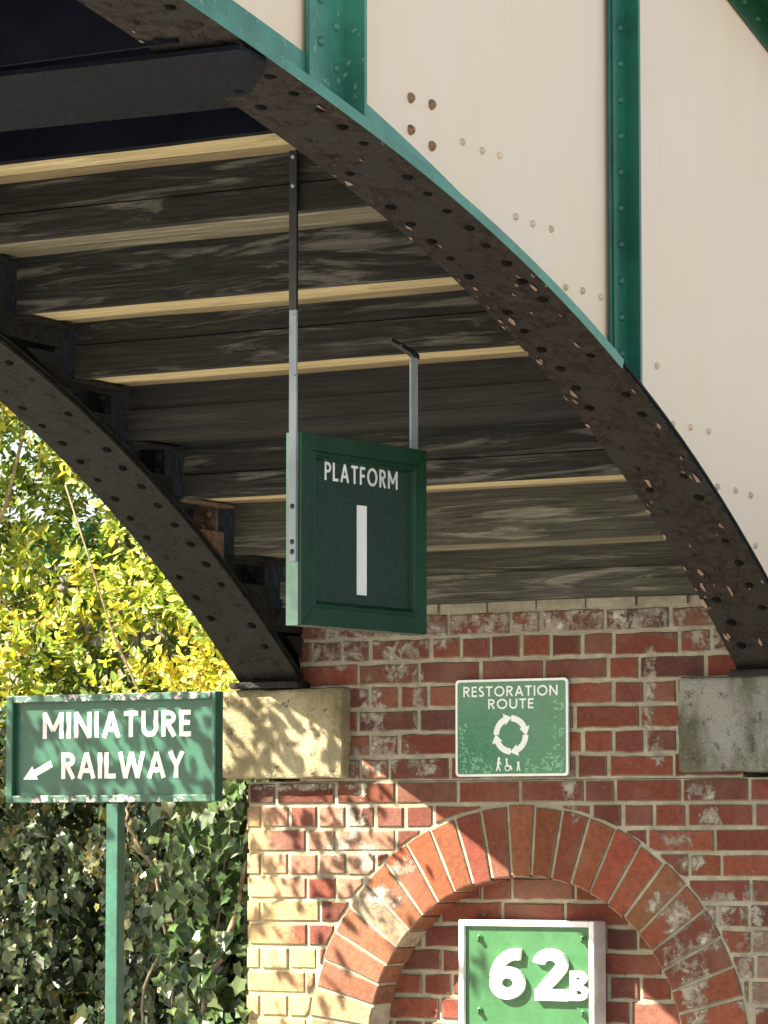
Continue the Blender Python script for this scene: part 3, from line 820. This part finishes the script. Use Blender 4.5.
ribbon(bm, [(-.626, 1.8245), (-.693, 1.794)], .021, YF + .0103, YF + .012, I4)
prism(bm, [(-.728, 1.7786), (-.674, 1.778), (-.696, 1.818)], YF + .0101, YF + .012)
part("arrow", bm, 'white_worn', ms_)
bm = bmesh.new(); box(bm, -.4225, -.3815, YF - .002, YF + .038, 0, 1.7095)
part("post", bm, 'post', ms_, bevel=.003)

# ------------------------------------------------------------------ restoration route plaque
rs = empty("plaque", (.448, -.014, 1.79), "small green RESTORATION ROUTE plaque with ring of arrows fixed to the bricks", "plaque")
def rrect(x0, x1, z0, z1, r, n=5):
    P = []
    for cx, cz, a in ((x1 - r, z1 - r, 0), (x0 + r, z1 - r, 90), (x0 + r, z0 + r, 180), (x1 - r, z0 + r, 270)):
        P += [(cx + r * math.cos(math.radians(a + 90 * i / n)), cz + r * math.sin(math.radians(a + 90 * i / n))) for i in range(n + 1)]
    return P
bm = bmesh.new(); prism(bm, rrect(.258, .641, 1.792, 2.086, .012), -.0125, -.003)
bk = part("border", bm, 'rest_white', rs)
bm = bmesh.new(); prism(bm, rrect(.2655, .6335, 1.7995, 2.0785, .008), -.0135, -.0126); panel_bm = bm
RY = -.0142
bm = bmesh.new()
text(bm, "RESTORATION", .447, 2.034, .031, .15, RY, .0006, I4, .322, .16); text(bm, "ROUTE", .449, 1.996, .030, .15, RY, .0006, I4, .155, .16)
part("lettering", bm, 'rest_white', rs)
bm = bmesh.new(); rc = (.449, 1.917)
for q in range(4):
    a0 = 90 * q + 12
    ribbon(bm, arc(rc[0], rc[1], .050, .050, a0 + 6, a0 + 77, 10), .0185, RY, RY + .0006, I4)
    am = math.radians(a0 + 3); c_, s_ = math.cos(am), math.sin(am)
    def pp(r, t): return (rc[0] + r * c_ - t * s_, rc[1] + r * s_ + t * c_)
    prism(bm, [pp(.033, .010), pp(.050, -.016), pp(.069, .010)], RY - .0002, RY + .0006)
part("arrow_ring", bm, 'rest_white', rs)
bm = bmesh.new()
def blob(cx, cz, rx, rz, y=RY, n=9): prism(bm, [(cx + rx * math.cos(2 * math.pi * i / n), cz + rz * math.sin(2 * math.pi * i / n)) for i in range(n)], y, RY + .0006)
# walking figure, wheelchair user, small child
blob(.408, 1.845, .0045, .0055); ribbon(bm, [(.407, 1.840), (.405, 1.824)], .008, RY, RY + .0006, I4)
ribbon(bm, [(.405, 1.826), (.399, 1.808)], .0045, RY - .0001, RY + .0006, I4); ribbon(bm, [(.405, 1.826), (.412, 1.808)], .0045, RY - .0002, RY + .0006, I4)
ribbon(bm, [(.407, 1.838), (.417, 1.828)], .003, RY - .0003, RY + .0006, I4)
blob(.434, 1.842, .004, .005); ribbon(bm, [(.434, 1.837), (.436, 1.824), (.447, 1.822), (.452, 1.811)], .0055, RY, RY + .0006, I4)
ribbon(bm, arc(.437, 1.817, .0085, .0085, 0, 360, 14), .003, RY - .0001, RY + .0006, I4)
blob(.474, 1.832, .004, .0045); ribbon(bm, [(.474, 1.828), (.474, 1.817)], .007, RY, RY + .0006, I4)
ribbon(bm, [(.473, 1.819), (.469, 1.808)], .004, RY - .0001, RY + .0006, I4); ribbon(bm, [(.475, 1.819), (.480, 1.808)], .004, RY - .0002, RY + .0006, I4)
part("figure", bm, 'rest_white', rs)
bm = panel_bm                                             # pale leaf sprays printed round the lower edge
cnt = 0
for (x0, x1, z0, z1, n) in ((.272, .385, 1.803, 1.845, 44), (.272, .300, 1.84, 1.95, 22), (.495, .626, 1.803, 1.84, 40), (.595, .628, 1.83, 2.02, 40), (.56, .62, 1.82, 1.86, 16), (.29, .35, 1.84, 1.865, 8)):
    for _ in range(n):
        cx, cz = random.uniform(x0, x1), random.uniform(z0, z1); a = random.uniform(0, math.pi); l = random.uniform(.005, .010); cnt += 1
        ca, sa = math.cos(a) * l, math.sin(a) * l
        prism(bm, [(cx - ca, cz - sa), (cx + sa * .38, cz - ca * .38), (cx + ca, cz + sa), (cx - sa * .38, cz + ca * .38)], RY + .0002 - .000003 * cnt, RY + .0007, 1)
part("panel", bm, ['rest_green', 'rest_pale'], rs)

# ------------------------------------------------------------------ 62B shed plate
sp = empty("number_plate", (.478, .06, 1.02), "white framed green plate with raised number 62B in the niche", "number plate")
x0, x1, z0, z1, yf = .246, .705, 1.018, 1.358, .025
bm = bmesh.new(); box(bm, x0 + .015, x1 - .015, yf + .014, .105, z0 + .015, z1 - .015); part("plate", bm, 'plate_green', sp)
bm = bmesh.new(); t_ = .018
box(bm, x0, x0 + t_, yf, .108, z0, z1); box(bm, x1 - t_, x1, yf, .108, z0, z1)
box(bm, x0 + t_, x1 - t_, yf + .0005, .108, z1 - t_, z1); box(bm, x0 + t_, x1 - t_, yf + .0005, .108, z0, z0 + t_)
part("frame", bm, 'white_worn', sp, bevel=.003)
def bevel_text(name, s, x, z, h, w, parent):
    bm = bmesh.new(); text(bm, s, x, z, h, w, yf - .006, .0198, I4, None, .17)
    return part(name, bm, 'white', sp, bevel=.003)
def digit(ch, xa, xb, z, h, w):
    bm = bmesh.new(); text(bm, ch, (xa + xb) / 2, z, h, w, yf - .006, .0198, I4, xb - xa)
    part("digit", bm, 'white', sp, bevel=.0012)
digit('6', .356, .470, 1.120, .155, .235); digit('2', .503, .620, 1.120, .155, .225)
bm = bmesh.new(); text(bm, 'B', .655, 1.122, .088, .20, yf - .004, .0178, I4, .058); part("letter", bm, 'white', sp)
for bx, bz in ((.312, 1.303), (.662, 1.305), (.312, 1.084), (.662, 1.084)):
    bm = bmesh.new(); dome(bm, (bx, yf + .0138, bz), (0, -1, 0), .0125, .009, 12)
    prism(bm, [(bx + .0075 * math.cos(a * math.pi / 3), bz + .0075 * math.sin(a * math.pi / 3)) for a in range(6)], yf - .006, yf + .008)
    part("bolt", bm, 'plate_green', sp)

# ------------------------------------------------------------------ planting
def leaf_mesh(bm, cols, c, up, out, size, shape, tint):
    """one leaf: centre of its base c, pointing along up, facing out; folded on the midrib"""
    up = up.normalized(); out = (out - up * out.dot(up)).normalized(); sd = up.cross(out)
    if shape == 'ivy': prof = [(0, .0), (.34, -.06), (.36, .22), (.46, .46), (.24, .62), (0, 1.0)]
    else: prof = [(0, 0), (.20, .22), (.27, .5), (.17, .8), (0, 1.0)]
    fold = random.uniform(-.1, .65); curl = random.uniform(-.45, .2)
    mid0 = bm.verts.new(c); mid1 = bm.verts.new(c + up * size + out * size * curl)
    for s in (-1, 1):
        vs = [mid0]
        for a, b in prof[1:-1]: vs.append(bm.verts.new(c + up * (b * size) + sd * (s * a * size) + out * (a * size * fold + b * b * size * curl)))
        vs.append(mid1)
        if s < 0: vs.reverse()
        bm.faces.new(vs); cols.append(tint)
def rv(s=1.0): return Vector((random.gauss(0, s), random.gauss(0, s), random.gauss(0, s)))
def tint_of(pal, lo=.75, hi=1.25):
    c = random.choice(pal); k = random.uniform(lo, hi); return (c[0] * k, c[1] * k, c[2] * k)
IVY = [(.030, .060, .028), (.04, .07, .03), (.022, .048, .024), (.055, .085, .035), (.035, .062, .04), (.08, .11, .055), (.025, .05, .022), (.12, .14, .07), (.14, .13, .045)]
HEDGE = [(.40, .46, .06), (.48, .50, .08), (.27, .38, .06), (.47, .45, .07), (.20, .31, .05), (.52, .44, .06), (.40, .50, .10), (.14, .23, .04), (.55, .56, .20)]
# ivy curtain beside the pier
ivy = empty("ivy", (-1.6, .3, 0), "dark glossy ivy climbing behind the sign post beside the brick pier", "ivy")
bm = bmesh.new(); cols = []
for _ in range(15000):
    x = random.uniform(-3.4, -.52); z = random.uniform(.2, 2.06) ; 
    d = .28 + .16 * mnoise.noise(Vector((x * 1.9, z * 1.9, 3.0))) + .10 * mnoise.noise(Vector((x * 5, z * 5, 9.0)))
    if mnoise.noise(Vector((x * 3.3 + 5, z * 3.3, 1.0))) < -.28: continue
    y = d + abs(random.gauss(0, .13)) - .03 * random.random()
    if x > -.56 and y < .05: continue
    up = Vector((random.gauss(0, .55), random.gauss(-.3, .3), random.gauss(-.75, .45))); out = Vector((random.gauss(0, .5), -1, random.gauss(.35, .45)))
    leaf_mesh(bm, cols, Vector((x, y, z)), up, out, random.choice((.022, .028, .032, .038, .045, .058)), 'ivy', tint_of(IVY))
for _ in range(7000):                                     # inner growth, depth shade put into its darker leaf tints
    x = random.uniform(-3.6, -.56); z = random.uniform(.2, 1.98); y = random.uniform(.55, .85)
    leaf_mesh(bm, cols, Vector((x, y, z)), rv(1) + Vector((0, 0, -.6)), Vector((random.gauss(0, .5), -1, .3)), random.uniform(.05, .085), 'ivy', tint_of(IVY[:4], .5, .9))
for _ in range(520):                                      # the larger fresh leaves near the pier corner
    x = random.uniform(-.86, -.50); z = random.uniform(.9, 1.78); y = random.uniform(.0, .2)
    up = Vector((random.gauss(0, .5), random.gauss(-.3, .3), random.gauss(-.75, .4))); out = Vector((random.gauss(0, .5), -1, random.gauss(.4, .4)))
    leaf_mesh(bm, cols, Vector((x, y, z)), up, out, random.uniform(.035, .075), 'ivy', tint_of([(.045, .09, .03), (.06, .11, .035), (.032, .068, .026), (.09, .13, .05)]))
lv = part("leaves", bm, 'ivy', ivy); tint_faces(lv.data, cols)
for pts, r in (([(-.47, .10, 1.76), (-.475, .06, 1.55), (-.49, .04, 1.40), (-.56, .03, 1.22), (-.63, .05, 1.1), (-.66, .1, .95), (-.64, .15, .6), (-.7, .2, 0)], .012),
               ([(-.55, .12, 1.75), (-.56, .08, 1.55), (-.60, .1, 1.35), (-.68, .1, 1.1), (-.7, .2, .5), (-.75, .2, 0)], .006),
               ([(-.95, .10, 1.74), (-.93, .06, 1.66), (-.88, .05, 1.58), (-.86, .12, 1.5), (-.84, .2, 1.2), (-.85, .25, 0)], .008),
               ([(-.72, .05, 1.36), (-.78, .03, 1.26), (-.85, .05, 1.13), (-.9, .1, 1.0), (-.95, .2, .4), (-.95, .2, 0)], .007),
               ([(-1.5, .10, 1.9), (-1.42, .02, 1.5), (-1.5, .05, 1.1), (-1.45, .2, .0)], .009)):
    bm = bmesh.new(); P = []
    for a, b in zip(pts, pts[1:]):
        for i in range(4): P.append(Vector(a).lerp(Vector(b), i / 4) + rv(.004))
    P.append(Vector(pts[-1])); tube(bm, [(p.x - .06, p.y, p.z) for p in P], [r * (1 - .4 * (1 - i / len(P))) for i in range(len(P))], 6)
    part("stem", bm, 'stem', ivy)
bm = bmesh.new(); 
prev = None
# hedge above and behind
hedge = empty("hedge", (-2.2, 1.6, 0), "bright yellow-green sunlit hedge growing behind the bridge", "hedge")
bm = bmesh.new(); cols = []
def sprig(base, dirn, n, ls, pal):
    p = Vector(base); dv = Vector(dirn).normalized()
    for i in range(n):
        dv = (dv + rv(.12)).normalized(); p = p + dv * ls * .55
        side = (dv.cross(rv(1))).normalized()
        for s in (-1, 1):
            if random.random() < .12: continue
            up = (side * s + dv * .5 + rv(.25)); out = Vector((-.4, -.8, .6)) + rv(.55)
            leaf_mesh(bm, cols, p, up, out, ls * random.uniform(.7, 1.25), 'oval', tint_of(pal))
for _ in range(20000):
    x = random.uniform(-4.4, -.75); z = random.uniform(.9, 4.15)
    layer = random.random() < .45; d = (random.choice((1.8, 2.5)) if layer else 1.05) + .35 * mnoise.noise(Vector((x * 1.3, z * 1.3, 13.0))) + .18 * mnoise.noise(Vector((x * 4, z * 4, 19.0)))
    gapn = mnoise.noise(Vector((x * 2.6 + 3, z * 2.6, 31.0)))
    clump = mnoise.noise(Vector((x * 5.5, z * 5.5, 57.0)))
    if not layer and (gapn < -.28 or clump < -.14): continue
    y = d + abs(random.gauss(0, .22))
    if z > 3.8 + .4 * mnoise.noise(Vector((x * 2, 0, 77))): continue
    pal = HEDGE
    if layer: pal = [(.08, .14, .03), (.12, .19, .04), (.18, .26, .045), (.30, .36, .07)]  # back layers in darker greens, shade of the gaps put into colour
    elif gapn > .25: pal = [(.52, .48, .07), (.56, .43, .05), (.55, .53, .16), (.45, .50, .08)]
    elif gapn < -.08: pal = [(.17, .27, .05), (.24, .34, .06), (.30, .38, .06)]
    if clump > .22 and not layer: pal = pal + [(.60, .60, .26), (.58, .56, .16)]  # palest tints paint whitish highlights onto the clumps
    sprig((x, y, z), (random.gauss(0, .5), random.gauss(-.4, .4), random.gauss(.6, .4)), random.randint(3, 7), random.uniform(.028, .046), pal)
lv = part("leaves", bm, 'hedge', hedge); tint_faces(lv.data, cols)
bm = bmesh.new()
for _ in range(18):
    x = random.uniform(-4.2, -.9); y = random.uniform(1.15, 1.8)
    P = [Vector((x, y, .5))]; dv = Vector((random.gauss(0, .25), random.gauss(0, .15), 1))
    for i in range(9): dv = (dv + rv(.10)).normalized(); P.append(P[-1] + dv * random.uniform(.22, .34))
    tube(bm, P, [.007 * (1 - i / 11) + .002 for i in range(len(P))], 5)
part("branches", bm, 'stem', hedge)
# young tree in the hedge
yt = empty("sapling", (-2.62, 1.35, .6), "thin grey-brown sapling trunk rising through the yellow-green hedge", "tree")
bm = bmesh.new(); P = [Vector((-2.66, 1.3, .3)), Vector((-2.62, 1.28, 1.4)), Vector((-2.50, 1.22, 2.2)), Vector((-2.42, 1.18, 2.62)), Vector((-2.46, 1.15, 2.9)), Vector((-2.50, 1.2, 3.3)), Vector((-2.42, 1.2, 3.9))]
tube(bm, P, [.03, .027, .024, .022, .018, .014, .008], 8); tube(bm, [P[3], (-2.3, 1.2, 2.85), (-2.2, 1.2, 3.2)], [.012, .009, .005], 6)
part("trunk", bm, 'stem', yt)
bm = bmesh.new(); cols = []
for _ in range(90): sprig(Vector((-2.45, 1.3, 3.55)) + Vector((random.gauss(0, .35), random.gauss(0, .25), random.gauss(0, .22))), (0, 0, 1), 4, .055, HEDGE)
lv = part("crown", bm, 'hedge', yt); tint_faces(lv.data, cols)
# fence and turquoise panel glimpsed through the hedge
fe = empty("board_fence", (-4, 3.4, 1.0), "grey timber board fence glimpsed behind the hedge", "fence")
bm = bmesh.new(); x = -7.5
while x < -.8:
    box(bm, x, x + .14, 3.40, 3.42, .9, 3.0 + random.uniform(-.01, .01)); x += .15
part("boards", bm, 'fence', fe)
bm = bmesh.new(); box(bm, -7.5, -.8, 3.425, 3.46, 2.6, 2.68); box(bm, -7.5, -.8, 3.425, 3.46, 1.5, 1.58); part("rail", bm, 'fence', fe)
tp = empty("garden_panel", (-3.3, 2.9, 2.9), "turquoise painted panel glimpsed through the hedge leaves", "panel")
bm = bmesh.new(); box(bm, -3.40, -2.95, 2.9, 2.92, 2.78, 2.95); part("panel", bm, 'tarp', tp, bevel=.004)
bm = bmesh.new(); box(bm, -3.38, -3.32, 2.925, 2.98, 1.0, 2.95); part("leg", bm, 'fence', tp)
# overhanging tree left of the bridge: its leaves dapple the sign, stone and pier
tr = empty("overhanging_tree", (-5.2, -3.2, 0), "leafy tree left of the footbridge whose shade dapples sign and pier", "tree")
bm = bmesh.new()
tube(bm, [(-5.2, -3.2, 0), (-5.15, -3.2, 1.5), (-5.0, -3.15, 3.0), (-4.7, -3.1, 4.4), (-4.4, -3.0, 5.6), (-4.3, -3.0, 6.6)], [.17, .15, .13, .10, .07, .03], 10)
for e in ((-1.75, -2.3, 3.55), (-1.7, -1.3, 3.4), (-2.4, -1.2, 3.2), (-3.0, -1.2, 3.0), (-3.0, -2.6, 4.6), (-2.7, -2.9, 4.3), (-3.4, -3.4, 5.2), (-3.2, -2.5, 5.0)):
    s_ = Vector((-4.8, -3.12, 4.0)); e = Vector(e); m_ = s_.lerp(e, .5) + Vector((0, 0, .25)); tube(bm, [s_, m_, e], [.06, .04, .015], 7)
part("trunk", bm, 'stem', tr)
bm = bmesh.new(); cols = []
TREE = [(.06, .11, .03), (.08, .13, .035), (.05, .09, .025)]
def shade(xw, zw, t, n, yw=0.0, sp=.10, sz=(.04, .07)):
    """a clump of leaves on the tree in the direction of the sun from a point of the place"""
    p = Vector((xw, yw, zw)) + Vector((-1, -1, 1.24)) * t
    for _ in range(n):
        q = p + rv(sp); leaf_mesh(bm, cols, q, Vector((random.gauss(.3, .5), random.gauss(0, .5), random.gauss(-.6, .4))), rv(1) + Vector((-.4, -.4, .6)), random.uniform(*sz), 'oval', tint_of(TREE))
for _ in range(120):                                      # over the sign
    shade(random.uniform(-.85, 0), random.uniform(1.68, 2.06), random.uniform(.85, 1.25), 3, -.9, .06)
for _ in range(85):                                       # over the stone and the pier's upper left
    shade(random.uniform(-.6, -.02), random.uniform(1.45, 2.1), random.uniform(.85, 1.3), 3, 0, .05)
for _ in range(26):                                       # small leaves for the finer dapple on the pier
    shade(random.uniform(-.5, .05), random.uniform(1.38, 1.80), random.uniform(.85, 1.15), 2, 0, .04, (.025, .05))
for _ in range(10): shade(random.uniform(-.5, -.2), random.uniform(1.0, 1.4), random.uniform(1.1, 1.7), 3, 0, .05)
for _ in range(3): shade(.28, 1.27, random.uniform(1.5, 1.8), 3, .03, .04)
for _ in range(520):                                      # over the ivy
    shade(random.uniform(-2.6, -.50), random.uniform(.6, 2.0), random.uniform(1.1, 2.0), 3, .25, .08)
for _ in range(500):                                      # rest of the crown
    p = Vector((-6.3, -3.2, 6.2)) + Vector((random.gauss(0, .7), random.gauss(0, .7), random.gauss(0, .5)))
    for _k in range(3): leaf_mesh(bm, cols, p + rv(.1), rv(1) + Vector((0, 0, -.5)), rv(1), random.uniform(.06, .09), 'oval', tint_of(TREE))
lv = part("crown", bm, 'tree_leaf', tr); tint_faces(lv.data, cols)
# bank hedge to the right of the pier
hb = empty("bank_shrub", (2.6, 1.4, 0), "green shrub on the bank right of the abutment", "shrub")
bm = bmesh.new(); cols = []
for _ in range(2600):
    x = random.uniform(1.75, 5.5); z = random.uniform(.1, 2.9 + .5 * mnoise.noise(Vector((x * 1.1, 0, 5))))
    y = 1.5 + .4 * mnoise.noise(Vector((x * 1.5, z * 1.5, 8))) + abs(random.gauss(0, .3))
    sprig((x, y, z), (random.gauss(0, .5), random.gauss(-.4, .4), 1), 4, .055, IVY)
lv = part("leaves", bm, 'ivy', hb); tint_faces(lv.data, cols)
bm = bmesh.new()
for _ in range(30):
    P = [Vector((random.uniform(1.9, 5.2), random.uniform(1.5, 1.9), 0))]; dv = Vector((random.gauss(0, .2), random.gauss(0, .1), 1))
    for i in range(8): dv = (dv + rv(.1)).normalized(); P.append(P[-1] + dv * .3)
    tube(bm, P, [.012 * (1 - i / 10) + .002 for i in range(len(P))], 5)
part("branches", bm, 'stem', hb)
